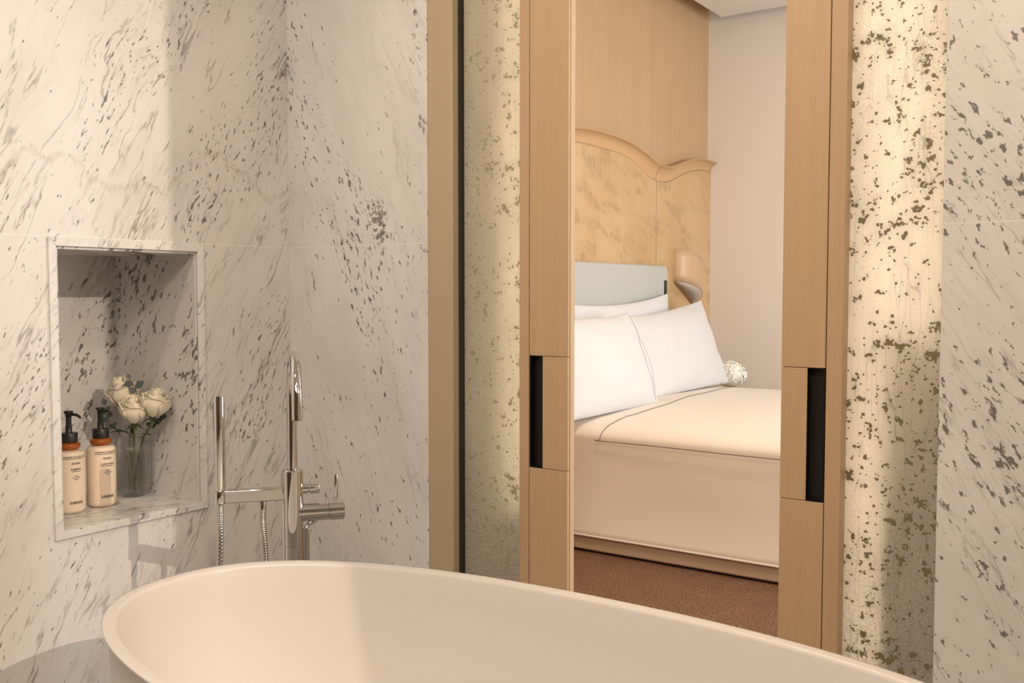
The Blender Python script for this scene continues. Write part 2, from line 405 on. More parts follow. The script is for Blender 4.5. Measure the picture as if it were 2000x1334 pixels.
struct(obj('wall_right', boxes((-.353, 2.5, YP, 2.10, 0, CE)), M['marble_right'], bev=.0015), 'brown speckled marble wall at the right of the doorway', 'wall')
struct(obj('wall_shade_fin', boxes((.34, .44, 1.192, YP, 0, CE)), M['marble_right']), 'unseen marble fin added to cast a shadow edge on the left wall', 'wall')  # out of view, added to block the key light past a vertical edge
struct(obj('wall_rear', boxes((-2.62, 2.6, -1.8, -1.7, 0, CE)), M['walnut']), 'brown wood wall behind the viewer', 'wall')
struct(obj('wall_side', boxes((2.5, 2.6, -1.7, 2.10, 0, CE)), M['plaster']), 'plaster wall at the far side of the bathroom', 'wall')
struct(obj('floor', boxes((-2.62, 2.6, -1.8, 2.02, -.1, 0)), M['tile']), 'pale stone bathroom floor', 'floor')
struct(obj('ceiling', boxes((-2.62, 2.6, -1.8, 2.10, CE, CE+.1)), M['white_ceiling']), 'white bathroom ceiling', 'ceiling')

# ------------------------------------------------------------------ sliding doors
HZ1, HZ0 = H-.1535, H-.4265                            # pull handle zone
def door(name, label, xs0, xs1, strip, rec, gx0, gx1, gm, bx0, bx1, nose):
    """xs0..xs1 stile; strip: glazing strip x range; rec: recess x range; glass x range; back board x range."""
    d = thing(name, label, 'sliding door', ((xs0+xs1)/2, YP, 0), kind='structure')
    y0, y1 = YP, YP+.024; q = .0011
    s = bmesh.new()
    box(s, xs0, xs1, y0, y1, HZ1+q, CE-.002); box(s, xs0, xs1, y0, y1, .005, HZ0-q)
    obj('stile', s, M['maple'], d, bev=.0012)
    if nose:
        n = bmesh.new(); nx = xs1
        box(n, nx-.02, nx-.004, y0+.004, y0+.0075, .005, CE-.002)
        nx0 = nx-.02
        box(n, nx0, nx+.0025, y0+.0075, y1+.003, .005, CE-.002)
        obj('meeting_edge', n, M['maple'], d, bev=.003, seg=3)
    b = bmesh.new()
    blk = (rec[1], xs1) if rec[0] < (xs0+xs1)/2 else (xs0, rec[0])
    box(b, blk[0], blk[1], y0, y1, HZ0, HZ1)
    obj('pull_block', b, M['maple'], d, bev=.0012)
    c = bmesh.new(); r0, r1 = rec
    box(c, r0, r1, y0+.020, y0+.023, HZ0, HZ1)
    box(c, r0-.0012, r0+.0006, y0+.0015, y0+.021, HZ0, HZ1); box(c, r1-.0006, r1+.0012, y0+.0015, y0+.021, HZ0, HZ1)
    box(c, r0, r1, y0+.0015, y0+.021, HZ1-.0006, HZ1+.0006); box(c, r0, r1, y0+.0015, y0+.021, HZ0-.0006, HZ0+.0006)
    o = obj('pull_recess', c, M['bronze'], d); o['label'] = 'dark bronze recess'
    t = bmesh.new(); box(t, strip[0], strip[1], y0, YP+.036, .005, CE-.002)
    obj('glazing_strip', t, M['maple_strip'], d, bev=.0012)
    k = bmesh.new(); box(k, gx0, gx1, YP+.036, YP+.044, .005, CE-.002)
    o = obj('glass_panel', k, gm, d); o['label'] = 'silver leaf glass panel with dark flakes'
    k = bmesh.new(); box(k, bx0, bx1, YP+.110, YP+.125, .005, CE-.002)
    obj('back_board', k, M['maple'], d)
    return d
door('door_1', 'sliding door beside the beige upright with maple stile and muted leaf glass', -1.2820, -1.1725, (-1.3115, -1.2838), (-1.2805, -1.2440), -1.507, -1.2850, M['leaf_left'], -1.512, -1.238, True)
door('door_2', 'sliding door beside the brown speckled marble with maple stile and bright leaf glass', -.6570, -.5670, (-.5652, -.5330), (-.6030, -.5690), -.5640, -.300, M['leaf_right'], -.648, -.300, False)
bm = bmesh.new()
q = [(-.458, YP+.046, .02), (-.30, YP+.046, .02), (-.30, YP+.046, .62), (-.458, YP+.046, .62), (-.30, YP+.085, 1.05), (-.458, YP+.085, 1.05), (-.30, YP+.09, .02), (-.458, YP+.09, .02)]
v = [bm.verts.new(p) for p in q]
for f in ((0, 1, 2, 3), (3, 2, 4, 5), (5, 4, 6, 7), (0, 3, 5, 7), (1, 6, 4, 2), (0, 7, 6, 1)): bm.faces.new([v[k] for k in f])
d2 = bpy.data.objects['door_2']; obj('backlight_blocker', bm, M['maple'], d2)  # wedge added to hold back the backlight and shade the lower right glass
struct(obj('trim_3', boxes((-1.515, -1.513, YP+.02, 2.10, 0, CE), (-1.515, -1.25, 2.085, 2.10, 0, CE)), M['slot_shade']), 'lining coloured dark as the shade beside the left glass panel', 'trim')
struct(obj('trim_4', boxes((-.64, -.353, 2.085, 2.10, 0, CE)), M['slot_shade']), 'dark pocket lining behind the bright panel', 'trim')

# ------------------------------------------------------------------ bedroom shell
XH, YB, CB = -2.66, 6.29, 3.15
seam = 5.43
struct(obj('wall_headboard', boxes((-2.80, XH, 2.10, seam-.0012, 0, CB), (-2.80, XH, seam+.0012, YB+.1, 0, CB), (-2.80, XH-.004, seam-.0012, seam+.0012, 0, CB)), M['wallwood']), 'tall maple panelled wall above the bed', 'wall')
struct(obj('wall_far', boxes((XH, 2.6, YB, YB+.1, 0, CB)), M['plaster']), 'plain light grey bedroom wall', 'wall')
struct(obj('wall_window', boxes((2.5, 2.6, 2.10, YB, 0, .55), (2.5, 2.6, 2.10, YB, 2.75, CB), (2.5, 2.6, 2.10, 3.2, .55, 2.75), (2.5, 2.6, 6.0, YB, .55, 2.75)), M['plaster']), 'plaster bedroom wall around the window', 'wall')
struct(obj('wall_bedroom_near', boxes((-2.66, 2.6, 2.02, 2.10, CE+.1, CB), (-2.8, -2.123, 2.0995, 2.11, 0, CB), (-.353, 2.5, 2.101, 2.11, 0, CB)), M['plaster']), 'bedroom side of the bathroom partition', 'wall')
struct(obj('floor_bedroom', boxes((-2.8, 2.6, 2.02, YB+.1, -.1, 0)), M['carpet']), 'brown flecked loop carpet beside the bed', 'floor')
struct(obj('ceiling_bedroom', boxes((-2.8, 2.6, 2.02, YB+.1, CB, CB+.1)), M['white_ceiling']), 'bedroom ceiling above the dropped tray', 'ceiling')
# dropped ceiling tray
struct(obj('ceiling_tray', boxes((-2.525, 2.45, 2.2, 6.175, H+1.845, H+1.93)), M['white_ceiling'], bev=.003), 'white dropped ceiling tray with a dark gap at the walls', 'ceiling')

# ------------------------------------------------------------------ figured wall panel with waved crown
k1, k2 = 2.60/2.56, 1.0019
lip = [(4.307, .874), (4.546, .868), (4.819, .864), (5.023, .847), (5.203, .815), (5.341, .779), (5.432, .764)]
lip2 = [(5.432, .764), (5.564, .774), (5.69, .805), (5.833, .844), (5.982, .869), (6.105, .878), (6.19, .876)]
low = [(4.426, .819), (4.682, .810), (4.885, .804), (5.044, .789), (5.186, .752), (5.31, .708), (5.431, .689)]
low2 = [(5.431, .689), (5.542, .692), (5.664, .717), (5.818, .771), (5.994, .811), (6.147, .83), (6.242, .832)]
def resample(pts, k, ys):
    P = [(a*k, b*k) for a, b in pts]; out = []
    for y in ys:
        if y <= P[0][0]: out.append(P[0][1]); continue
        for (a, b), (c, d) in zip(P, P[1:]):
            if a <= y <= c or (c, d) == P[-1]:
                t = min(1.0, (y-a)/(c-a)); out.append(b + (d-b)*(t if True else 0)); break
    return out
def smooth_pts(pts, n=5): return [(p.x, p.y) for p in spline([Vector((a, b, 0)) for a, b in pts], n)]
wp = thing('wall_panel', 'figured golden maple wall panel with wave shaped crown moulding behind the bed', 'wall panel', (XH, 5.0, 0))
XPN = -2.635
def panel_part(name, lowpts, y0, y1, n, mat):
    bm = bmesh.new(); ys = [lerp(y0, y1, i/n) for i in range(n+1)]
    zs = [H + q for q in resample(smooth_pts(lowpts), k2, ys)]
    f = [[Vector((XPN, y, .02)) for y in ys], [Vector((XPN, y, z-.0015)) for y, z in zip(ys, zs)]]
    b = [[Vector((XH, y, .02)) for y in ys], [Vector((XH, y, z-.0015)) for y, z in zip(ys, zs)]]
    rows = [f[0], f[1], b[1], b[0]]
    grid(bm, rows, closed_u=True)
    o = obj(name, bm, mat, wp); return o
def crown_part(name, lowpts, lippts, y0, y1, n, mat):
    bm = bmesh.new(); ys = [lerp(y0, y1, i/n) for i in range(n+1)]
    zl = [H + q for q in resample(smooth_pts(lowpts), k2, ys)]; zu = [H + q for q in resample(smooth_pts(lippts), k1, ys)]
    rows = []
    K = 9
    for i, y in enumerate(ys):
        prof = []
        for j in range(K+1):                                       # concave flare from panel face out to the lip
            t = j/K; a = t*PI/2
            prof.append(Vector((XPN + .050*(1-math.cos(a)), y, zl[i] + (zu[i]-zl[i])*math.sin(a)**.92)))
        prof.append(Vector((XPN+.047, y, zu[i]+.006))); prof.append(Vector((XPN+.040, y, zu[i]+.008)))
        prof.append(Vector((XH, y, zu[i]+.004))); prof.append(Vector((XH, y, zl[i])))
        rows.append(prof)
    vs = grid(bm, rows, closed_v=True); bm.faces.new(vs[0]); bm.faces.new(vs[-1])
    return obj(name, bm, mat, wp, smooth=True)
# the wave repeats in mirror image about the bed's middle line
MID = 4.69
def mir(pts): return [(2*MID-a, b) for a, b in reversed(pts)]
full_low = mir([p for p in low if p[0] > MID]) + [p for p in low if p[0] > MID]
full_lip = mir([p for p in lip if p[0] > MID]) + [p for p in lip if p[0] > MID]
panel_part('panel', full_low, 2*MID-5.439, 5.439, 60, M['figured'])
panel_part('panel', low2, 5.442, YB-.001, 30, M['figured'])
panel_part('panel', mir(low2), 2.9, 2*MID-5.442, 30, M['figured'])
S1 = 5.441; 
crown_part('crown_moulding', full_low, [(a/k1*k2, b) for a, b in full_lip], 2*MID-5.439, 5.439, 80, M['crown'])
crown_part('crown_moulding', low2, [(min(a, 6.30), b) for a, b in [(a/k1*k2, b) for a, b in lip2]], 5.4415, YB-.001, 40, M['crown'])
crown_part('crown_moulding', mir(low2), mir([(a/k1*k2, b) for a, b in lip2]), 2.9, 2*MID-5.4415, 40, M['crown'])
# lower rail of the side panel
rl = boxes((XPN, XPN+.003, 5.50, YB-.001, .05, H-.109))
obj('lower_board', rl, M['figured'], wp, bev=.001)

# ------------------------------------------------------------------ bed
bed = thing('bed', 'wide low bed seen through the doorway with tan upholstered base under the white duvet', 'bed', (-1.4, 4.69, 0))
BY0, BY1 = 3.664, 5.72
obj('bed_base', boxes((-2.54, -.42, BY0-.012, BY1-.012, .010, .072), (-2.54, -.42, BY0+.02, BY1-.02, .072, .17)), M['basefab'], bed, bev=.008)
mt = bmesh.new(); box(mt, -2.53, -.44, BY0+.03, BY1-.03, .17, .548)
obj('mattress', mt, M['linen'], bed, bev=.035, seg=4)
def rounded_slab(x0, x1, y0, y1, z0, z1, r, n=8):
    bm = bmesh.new(); pts = [(y0, z0), (y1, z0)]
    for k in range(n+1): a = k/n*PI/2; pts.append((y1-r+r*math.cos(a), z1-r+r*math.sin(a)))
    for k in range(n+1): a = PI/2+k/n*PI/2; pts.append((y0+r+r*math.cos(a), z1-r+r*math.sin(a)))
    lo = [bm.verts.new((x0, *p)) for p in pts]; hi = [bm.verts.new((x1, *p)) for p in pts]
    bm.faces.new(lo[::-1]); bm.faces.new(hi)
    for k in range(len(pts)): bm.faces.new((lo[k], lo[(k+1) % len(pts)], hi[(k+1) % len(pts)], hi[k]))
    return bm
hbt = thing('headboard', 'grey green padded leather headboard standing behind the pillows', 'headboard', (-2.6, 4.69, 0))
hb = obj('padding', rounded_slab(XPN+.003, -2.56, 2*MID-5.463, 5.463, .05, H+.166, .05), M['leather'], hbt, bev=.016, seg=4)
bm = bmesh.new(); tube(bm, [(-2.5595, 5.30, H-.6), (-2.5595, 5.30, H+.1), (-2.5600, 5.30, H+.155)], .0022, 8)
obj('welt_seam', bm, M['leather'], hbt, smooth=True)
bm = rounded_slab(-2.562, -2.5545, 5.402, 5.434, H-.06, H+.077, .008)
sk = obj('switch_plate', bm, M['socket'], hbt, bev=.0015); sk['label'] = 'dark switch plate'
obj('switch_rocker', boxes((-2.556, -2.5515, 5.409, 5.427, H-.02, H+.045)), M['black'], sk, bev=.002)

# duvet: drapes over the mattress and hangs down both long sides and the foot
def duvet():
    bm = bmesh.new()
    prof = []                                                      # (y, z) across the bed, near hem to far hem
    def side(sgn):
        out = []
        for t in [i/16 for i in range(17)]:
            z = lerp(.075, .505, t)
            off = .010*math.sin(t*PI*.9) - .022*(1-t)**3
            out.append((off, z))
        for k in range(1, 9):
            a = k/8*PI/2
            out.append((.105*(1-math.cos(a)), .505 + .063*math.sin(a)))
        return out
    s = side(1)
    for o_, z in s: prof.append((BY0 + o_, z))
    n = 46
    for i in range(1, n):
        t = i/n; y = lerp(BY0+.105, BY1-.105, t)
        prof.append((y, .568 + .024*math.sin(PI*t)**.6))
    for o_, z in reversed(s): prof.append((BY1 - o_, z))
    xs = [lerp(-2.50, -.42, i/70) for i in range(71)]
    rows = []
    for x in xs:
        row = []
        for y, z in prof:
            d = mnoise.noise(Vector((x*2.1, y*2.6, z*1.5))); e = mnoise.noise(Vector((x*1.2+7, y*.4, z*5)))
            top = 1 if z > .55 else 0
            yy = y + (0 if top else (1 if y < MID else -1)*(.006*d + .006*e))
            zz = z + (.006*d if top else 0)
            row.append(Vector((x, yy, zz)))
        rows.append(row)
    # foot drop
    last = rows[-1]
    for k in range(1, 9):
        a = k/8*PI/2
        rows.append([Vector((-.42 + .07*math.sin(a), p.y, min(p.z, max(.075, p.z - .07*(1-math.cos(a)))))) for p in last])
    for k in range(1, 8):
        rows.append([Vector((-.35, p.y, min(p.z, lerp(max(p.z-.07, .075), .075, k/7)))) for p in last])
    grid(bm, rows)
    o = obj('duvet', bm, M['duvet'], smooth=True)
    s = o.modifiers.new('solid', 'SOLIDIFY'); s.thickness = .009; s.offset = -1
    return o
dv = tag(duvet(), 'white duvet with taupe piping draped to the floor over the bed', 'duvet')
def surf_z(y):
    if y < BY0+.105:
        t = max(0, min(1, (y-BY0)/.105)); return .505 + .063*math.sqrt(max(0, 1-(1-t)**2))
    t = (y-BY0-.105)/(BY1-BY0-.21); return .568 + .024*max(0, math.sin(PI*min(1, max(0, t))))**.6
def on_duvet(x, y, lift=.0012):
    d = mnoise.noise(Vector((x*2.1, y*2.6, surf_z(y)*1.5)))
    return Vector((x, y, surf_z(y) + .006*d + lift))
bm = bmesh.new()
wv = [(-2.052, 3.640), (-2.035, 3.675), (-2.028, 3.72), (-2.030, 3.78), (-2.045, 3.92), (-2.040, 4.05), (-2.055, 4.33), (-2.095, 4.68), (-2.14, 5.18), (-2.19, 5.62)]
tube(bm, [on_duvet(p.x, p.y) for p in spline([(a, b, 0) for a, b in wv], 10)], .0022, 6)
tube(bm, [on_duvet(lerp(-2.052, -.5, i/60), 3.640-.015*min(1, i/20)) for i in range(61)], .0022, 6)
obj('piping', bm, M['piping'], dv, smooth=True)['label'] = 'taupe piping line'
bm = bmesh.new()
tube(bm, [Vector((lerp(-2.5, -.42, i/50), BY0-.0235 + .006*mnoise.noise(Vector((lerp(-2.5, -.42, i/50)*2.1, BY0*2.6, .1))), .079)) for i in range(51)], .005, 6)
obj('hem', bm, M['duvet'], dv, smooth=True)

# pillows
def pillow(name, label, y0, y1, foot, top, thick, seed, pipe=None, sag=0.0, tilt=0.0):
    """stands along y; foot and top are (x, z) of its lower and upper edge."""
    t = thing(name, label, 'pillow', (foot[0], (y0+y1)/2, foot[1]), 'white pillows at the head of the bed')
    nu, nv = 44, 30
    W = y1-y0; A = Vector((foot[0], 0, foot[1])); B = Vector((top[0], 0, top[1])); up = (B-A); nrm = Vector((up.z, 0, -up.x)).normalized()
    def pt(u, v, sgn):
        # u, v in -1..1 ; edges bow inwards so that the corners stand out
        uu = u*(1 - .045*(1-v*v)) ; vv = v*(1 - (.07 if v > 0 else .0)*(1-u*u))
        prof = max(0.0, (1-abs(u)**3.2))**.62 * max(0.0, (1-abs(v)**2.6))**.6
        q = A + up*((vv+1)/2) + Vector((0, lerp(y0, y1, (uu+1)/2), 0))
        q.z -= (sag*(1-u*u) + tilt*(1-u)/2)*((v+1)/2)
        wr = mnoise.noise(Vector((u*2.2+seed, v*2.4, seed)))*.010*(1-prof*.4) + mnoise.noise(Vector((u*6+seed, v*2.0, seed+4)))*.0045
        return q + nrm*sgn*(thick*prof + wr*min(1, prof*3)) + nrm*.0
    bm = bmesh.new()
    us = [math.sin(PI/2*(-1+2*i/nu)) for i in range(nu+1)]; vs_ = [math.sin(PI/2*(-1+2*j/nv)) for j in range(nv+1)]
    grid(bm, [[pt(u, v, 1) for v in vs_] for u in us]); grid(bm, [[pt(u, v, -1) for v in vs_] for u in us])
    bmesh.ops.remove_doubles(bm, verts=bm.verts[:], dist=.0008)
    obj('pillow_body', bm, M['linen'], t, smooth=True)
    if pipe:
        u0, mk = pipe
        bm = bmesh.new()
        # flat flange of the pillowcase beyond the stitched line
        tube(bm, [pt(u0 + .02*(1-(v*v)), v, 1) + nrm*.0012 for v in [lerp(-.93, .93, i/40) for i in range(41)]], .0016, 6)
        obj('piping', bm, M[mk], t, smooth=True)
    # border flange strip all round the free end
    return t
pillow('pillow', 'white pillow standing upright at the back against the grey green headboard', 4.22, 5.36, (-2.452, .60), (-2.517, H-.005), .055, 2.0, sag=.012, tilt=.055)
pillow('pillow', 'white pillow leaning at the far side of the bed beside the hydrangea', 4.56, 5.67, (-2.24, .594), (-2.43, H-.048), .07, 5.0, (-.90, 'linen'), sag=.0, tilt=.085)
pillow('pillow', 'nearest white pillow with a grey piped border overlapping its neighbour', 3.60, 4.47, (-2.145, .588), (-2.315, H-.10), .08, 9.0, (.88, 'pipe_grey'), sag=.01)

# ------------------------------------------------------------------ nightstand, hydrangea, sconce
ns = thing('nightstand', 'low maple nightstand hidden behind the far side of the bed', 'nightstand', (-2.40, 6.0, 0))
obj('nightstand_body', boxes((-2.62, -2.20, 5.78, 6.24, .05, .46)), M['maple'], ns, bev=.003)
obj('drawer_front', boxes((-2.20, -2.185, 5.79, 6.23, .25, .45)), M['maple'], ns, bev=.002)
hv = bmesh.new(); lathe(hv, [(.035, 0), (.045, .01), (.048, .05), (.04, .09), (.036, .09), (.042, .05), (.04, .014), (.001, .012)], (-2.33, 5.92, .462), 24)
tag(obj('vase', hv, M['glass'], smooth=True), 'small glass vase on the nightstand holding the white hydrangea', 'vase')
hy = thing('hydrangea', 'white hydrangea head showing above the duvet beside the far pillow', 'flower', (-2.33, 5.92, .48))
bm = bmesh.new(); tube(bm, [(-2.33, 5.92, .478), (-2.335, 5.92, .56)], .004, 8); obj('stem', bm, M['stem'], hy, smooth=True)
bm = bmesh.new(); C0 = Vector((-2.335, 5.915, H-.528)); rg = random.Random(5)
for i in range(420):
    zz = 1 - 1.6*(i+.5)/420; th = i*2.39996; rr = math.sqrt(max(0, 1-zz*zz))
    d = Vector((rr*math.cos(th), rr*math.sin(th), zz)); k_ = 1 + .10*mnoise.noise(d*2.2) + rg.uniform(-.05, .05)
    c = C0 + Vector((d.x*.100, d.y*.100, d.z*.080))*k_
    dd = (d + Vector((rg.uniform(-.4, .4), rg.uniform(-.4, .4), rg.uniform(-.3, .3)))).normalized()
    a = dd.orthogonal().normalized(); b = dd.cross(a); ph = rg.uniform(0, 6); s = rg.uniform(.009, .012)
    for k in range(4):
        t1 = ph + k*PI/2; u = a*math.cos(t1)+b*math.sin(t1); v = dd.cross(u)
        ps = [c + dd*.001, c + u*s*.6 + v*s*.72 + dd*.002, c + u*s*1.25 + dd*rg.uniform(.001, .005), c + u*s*.6 - v*s*.72 + dd*.002]
        bm.faces.new([bm.verts.new(p) for p in ps])
ico = bmesh.ops.create_icosphere(bm, subdivisions=3, radius=.0965)
for v in ico['verts']: v.co = Vector((v.co.x*1.04, v.co.y*1.04, v.co.z*.83)) + C0
obj('bloom', bm, M['floret'], hy)

sc = thing('wall_sconce', 'curved pale veneer wall sconce on the golden maple panel', 'wall lamp', (XPN, 5.85, H+.1))
bm = bmesh.new()
def sconce_pt(s, z01, r=1.0, y0=5.695, y1=6.045, dep=.10):
    a = PI*(1-s); yy = (y0+y1)/2 + (y1-y0)/2*r*math.cos(a); xx = XPN + dep*r*math.sin(a)**.9 if s not in (0, 1) else XPN
    ztop = .279 - .150*s*s; zbot = .074 - .145*s**1.8
    return Vector((xx, yy, H + lerp(zbot, ztop, z01)))
o_ = [[sconce_pt(i/30, j/4) for j in range(5)] for i in range(31)]
i_ = [[sconce_pt(i/30, j/4, .97) for j in range(4, -1, -1)] for i in range(31)]
grid(bm, [a+b for a, b in zip(o_, i_)], closed_v=True)
obj('shade', bm, M['veneer'], sc, smooth=True)
bm = bmesh.new()
rim = [sconce_pt(i/30, 0, .96) + Vector((0, 0, .004)) for i in range(31)]
low_ = [Vector((lerp(XPN, p.x, .75), lerp(5.72, p.y, .8), p.z - .03*math.sin(PI*i/30)**.7)) for i, p in enumerate(rim)]
mid_ = [p*.5+q*.5+Vector((0, 0, -.006)) for p, q in zip(rim, low_)]
back_ = [Vector((XPN+.002, lerp(5.73, 6.0, i/30), lerp(H+.06, H-.085, i/30))) for i in range(31)]
grid(bm, [rim, mid_, low_, back_])
so = obj('diffuser', bm, M['diffuser'], sc, smooth=True); so['label'] = 'pinkish grey diffuser under the shade'
s_ = so.modifiers.new('solid', 'SOLIDIFY'); s_.thickness = .003

# ------------------------------------------------------------------ bathtub
RZ = H-.57
TC = (-.83, 1.18); TA, TB, TN = .812, .375, 2.3
def ring(a, b, z, n=2.3, seg=140):
    out = []
    for k in range(seg):
        t = 2*PI*k/seg; c, s = math.cos(t), math.sin(t)
        out.append(Vector((TC[0] + a*math.copysign(abs(c)**(2/n), c), TC[1] + b*math.copysign(abs(s)**(2/n), s), z)))
    return out
bm = bmesh.new(); rows = []
for t in [i/12 for i in range(13)]:                                 # outside, floor to rim
    k = lerp(.70, .985, math.sin(t*PI/2)**.75); kb = lerp(.72, .975, math.sin(t*PI/2)**.75)
    rows.append(ring(TA*k, TB*kb, lerp(0.0, RZ-.012, t)))
for k in range(1, 6): a = k/5*PI/2; rows.append(ring(TA-.012+.012*math.sin(a)-.0002, TB-.012+.012*math.sin(a)-.0002, RZ-.012+.008*(1-math.cos(a))+.004*k/5))
rw = .023
for k in range(0, 6): a = k/5*PI/2; rows.append(ring(TA-.004-.006*0-(rw-.012)*1*(k > 0)-.010*math.sin(a)*(k > 0), TB-.004-(rw-.012)*(k > 0)-.010*math.sin(a)*(k > 0), RZ-.008*(1-math.cos(a))))
for t in [i/18 for i in range(1, 19)]:                              # inside
    a = t*PI/2
    k = (1-.30*(1-math.cos(a)**.9)) if t < .999 else .70
    dz = .40*math.sin(a)**1.25
    rows.append(ring((TA-.028)*lerp(1, .66, 1-math.cos(a)**.55 if t < .999 else 1), (TB-.028)*lerp(1, .60, 1-math.cos(a)**.55 if t < .999 else 1), RZ-.008-dz, 2.3 - .2*t))
for q in (.5, .25, .05): rows.append(ring((TA-.028)*.66*q/.75, (TB-.028)*.6*q/.75, RZ-.41 - .004*(1-q), 2.1))
vs = grid(bm, rows, closed_v=True); bm.faces.new(vs[0]); bm.faces.new(vs[-1])
tb = thing('bathtub', 'large white oval freestanding bathtub in the foreground', 'bathtub', (TC[0], TC[1], 0))
obj('tub_shell', bm, M['tub'], tb, smooth=True)
bm = bmesh.new(); lathe(bm, [(.001, .004), (.028, .004), (.032, 0)], (TC[0], TC[1], RZ-.4125), 32)
obj('drain', bm, M['chrome'], tb, smooth=True)

# ------------------------------------------------------------------ bath filler
FC = Vector((-1.63, 1.50, 0)); A_ = Vector((.635, .7725, 0)); S_ = Vector((.7725, -.635, 0)); Z = Vector((0, 0, 1))
ft = thing('bath_filler', 'tall chrome floor standing bath filler with arched spout beside the tub', 'tap', FC)
bm = bmesh.new(); r = .0242
lathe(bm, [(.04, 0), (.04, .008), (r, .012), (r, H-.573), (r-.0012, H-.5725), (r-.0012, H-.5705), (r, H-.570), (r, H-.403), (r-.0025, H-.400), (.012, H-.3995)], FC, 48)
col_ = obj('column', bm, M['chrome'], ft, bev=.0, smooth=True); col_.data.set_sharp_from_angle(angle=.6)
bm = bmesh.new(); rs = .0115; RA = .098; zc = H-.125-rs-RA
path = [FC + Z*(H-.402), FC + Z*(zc-.1), FC + Z*zc] + [FC + S_*(RA - RA*math.cos(k/24*PI)) + Z*(zc + RA*math.sin(k/24*PI)) for k in range(1, 25)] + [FC + S_*2*RA + Z*(H-.262)]
tube(bm, path, rs, 24); sp_ = obj('spout', bm, M['chrome'], ft, smooth=True); sp_.data.set_sharp_from_angle(angle=.9)
bm = bmesh.new(); lathe(bm, [(.0088, 0), (.0088, .002), (.001, .002)], FC + S_*2*RA + Z*(H-.2635), 20); obj('aerator', bm, M['rubber'], sp_, smooth=True)
bm = bmesh.new()                                                    # flat arm that carries the hand shower
HS = FC - A_*.157; zt, zb = H-.4395, H-.4685
def abox(bm, l0, l1, w, z0, z1):
    vs = []
    for l in (l0, l1):
        for s in (-w, w):
            for z in (z0, z1): vs.append(bm.verts.new(FC + A_*l + S_*s + Z*z))
    for f in ((0, 1, 3, 2), (4, 6, 7, 5), (0, 4, 5, 1), (2, 3, 7, 6), (0, 2, 6, 4), (1, 5, 7, 3)): bm.faces.new([vs[i] for i in f])
abox(bm, -.150, -.020, .0115, zb, zt)
obj('shower_arm', bm, M['chrome'], ft, bev=.003, seg=3)
bm = bmesh.new(); lathe(bm, [(.0138, 0), (.0145, .004), (.0145, .022), (.0138, .026), (.0105, .026), (.0105, 0)], HS + Z*(H-.468), 28, cap=False)
cr = obj('shower_cradle', bm, M['chrome'], ft, smooth=True); cr.data.set_sharp_from_angle(angle=.9)
bm = bmesh.new(); lathe(bm, [(.0085, 0), (.0085, .024), (.0075, .026)], FC - A_*.066 + Z*(H-.493), 24); obj('hose_outlet', bm, M['chrome'], ft, smooth=True).data.set_sharp_from_angle(angle=.9)
bm = bmesh.new(); kz = Z*(H-.4455)
lathe(bm, [(.0125, .018), (.0125, .033), (.010, .0335), (.010, .0375), (.0135, .038), (.0135, .058), (.0125, .0595), (.001, .0595)], FC + kz, 32, A_); obj('diverter_knob', bm, M['chrome'], ft, smooth=True).data.set_sharp_from_angle(angle=.6)
bm = bmesh.new(); hz = Z*(H-.4995); rh = .0215
lathe(bm, [(rh, .012), (rh, .0765), (rh-.0015, .077), (rh-.0015, .0795)], FC + hz, 40, A_); obj('mixer_body', bm, M['chrome'], ft, smooth=True).data.set_sharp_from_angle(angle=.6)
bm = bmesh.new(); lathe(bm, [(rh+.0012, .080), (rh+.0012, .1135), (rh, .115), (.001, .115)], FC + hz, 40, A_)
hd = obj('mixer_handle', bm, M['chrome'], ft, smooth=True); hd.data.set_sharp_from_angle(angle=.6)
bm = bmesh.new(); lathe(bm, [(.0028, 0), (.0046, .006), (.0046, .062), (.004, .064), (.001, .064)], FC + hz + A_*.0975 + Z*.0205, 20); obj('lever', bm, M['chrome'], hd, smooth=True)
bm = bmesh.new()
sup = [FC + A_*.060 + hz - Z*.012, FC + A_*.045 + hz - Z*.0235, FC + A_*.036 + hz - Z*.028, FC + A_*.032 + hz - Z*.036, FC + A_*.031 + hz - Z*.06, FC + A_*.031 + Z*.3, FC + A_*.031 + Z*.01]
tube(bm, spline(sup, 6), .0058, 14); obj('supply_pipe', bm, M['chrome'], ft, smooth=True)

hs = thing('hand_shower', 'slim chrome stick hand shower resting upright in the arm of the bath filler', 'hand shower', HS + Z*(H-.46))
bm = bmesh.new(); lathe(bm, [(.0075, 0), (.0098, .004), (.0100, .030), (.0122, .034), (.0124, .235), (.0118, .2375), (.001, .238)], HS + Z*(H-.466), 32)
obj('wand', bm, M['chrome'], hs, smooth=True).data.set_sharp_from_angle(angle=.6)
nd = Vector((-.80, -.42, 0)).normalized(); nt_ = Z.cross(nd)
bm = bmesh.new()
for i in range(13):
    for j in (-1, 0, 1):
        q = nd*math.cos(j*.42) + nt_*math.sin(j*.42)
        lathe(bm, [(.0014, 0), (.0012, .0016), (.0004, .0018)], HS + q*.0121 + Z*(H-.302 + i*.0047), 8, q)
obj('spray_nozzles', bm, M['rubber'], hs, smooth=True)['label'] = 'strip of grey rubber nozzles'
hp = spline([HS + Z*(H-.466), HS - A_*.001 + Z*(H-.53), HS - A_*.006 + Z*(H-.66), HS - A_*.012 + Z*(H-.82), HS + A_*.015 + Z*.20, FC - A_*.110 + Z*.12, FC - A_*.070 + Z*.20, FC - A_*.060 + Z*.30, FC - A_*.060 + Z*(H-.70), FC - A_*.0615 + Z*(H-.60), FC - A_*.066 + Z*(H-.52), FC - A_*.066 + Z*(H-.492)], 60)
bm = bmesh.new(); tube(bm, hp, lambda i: (.0068, .0075, .0068, .0062)[i % 4], 10)
obj('shower_hose', bm, M['chrome_dull'], hs, smooth=True)

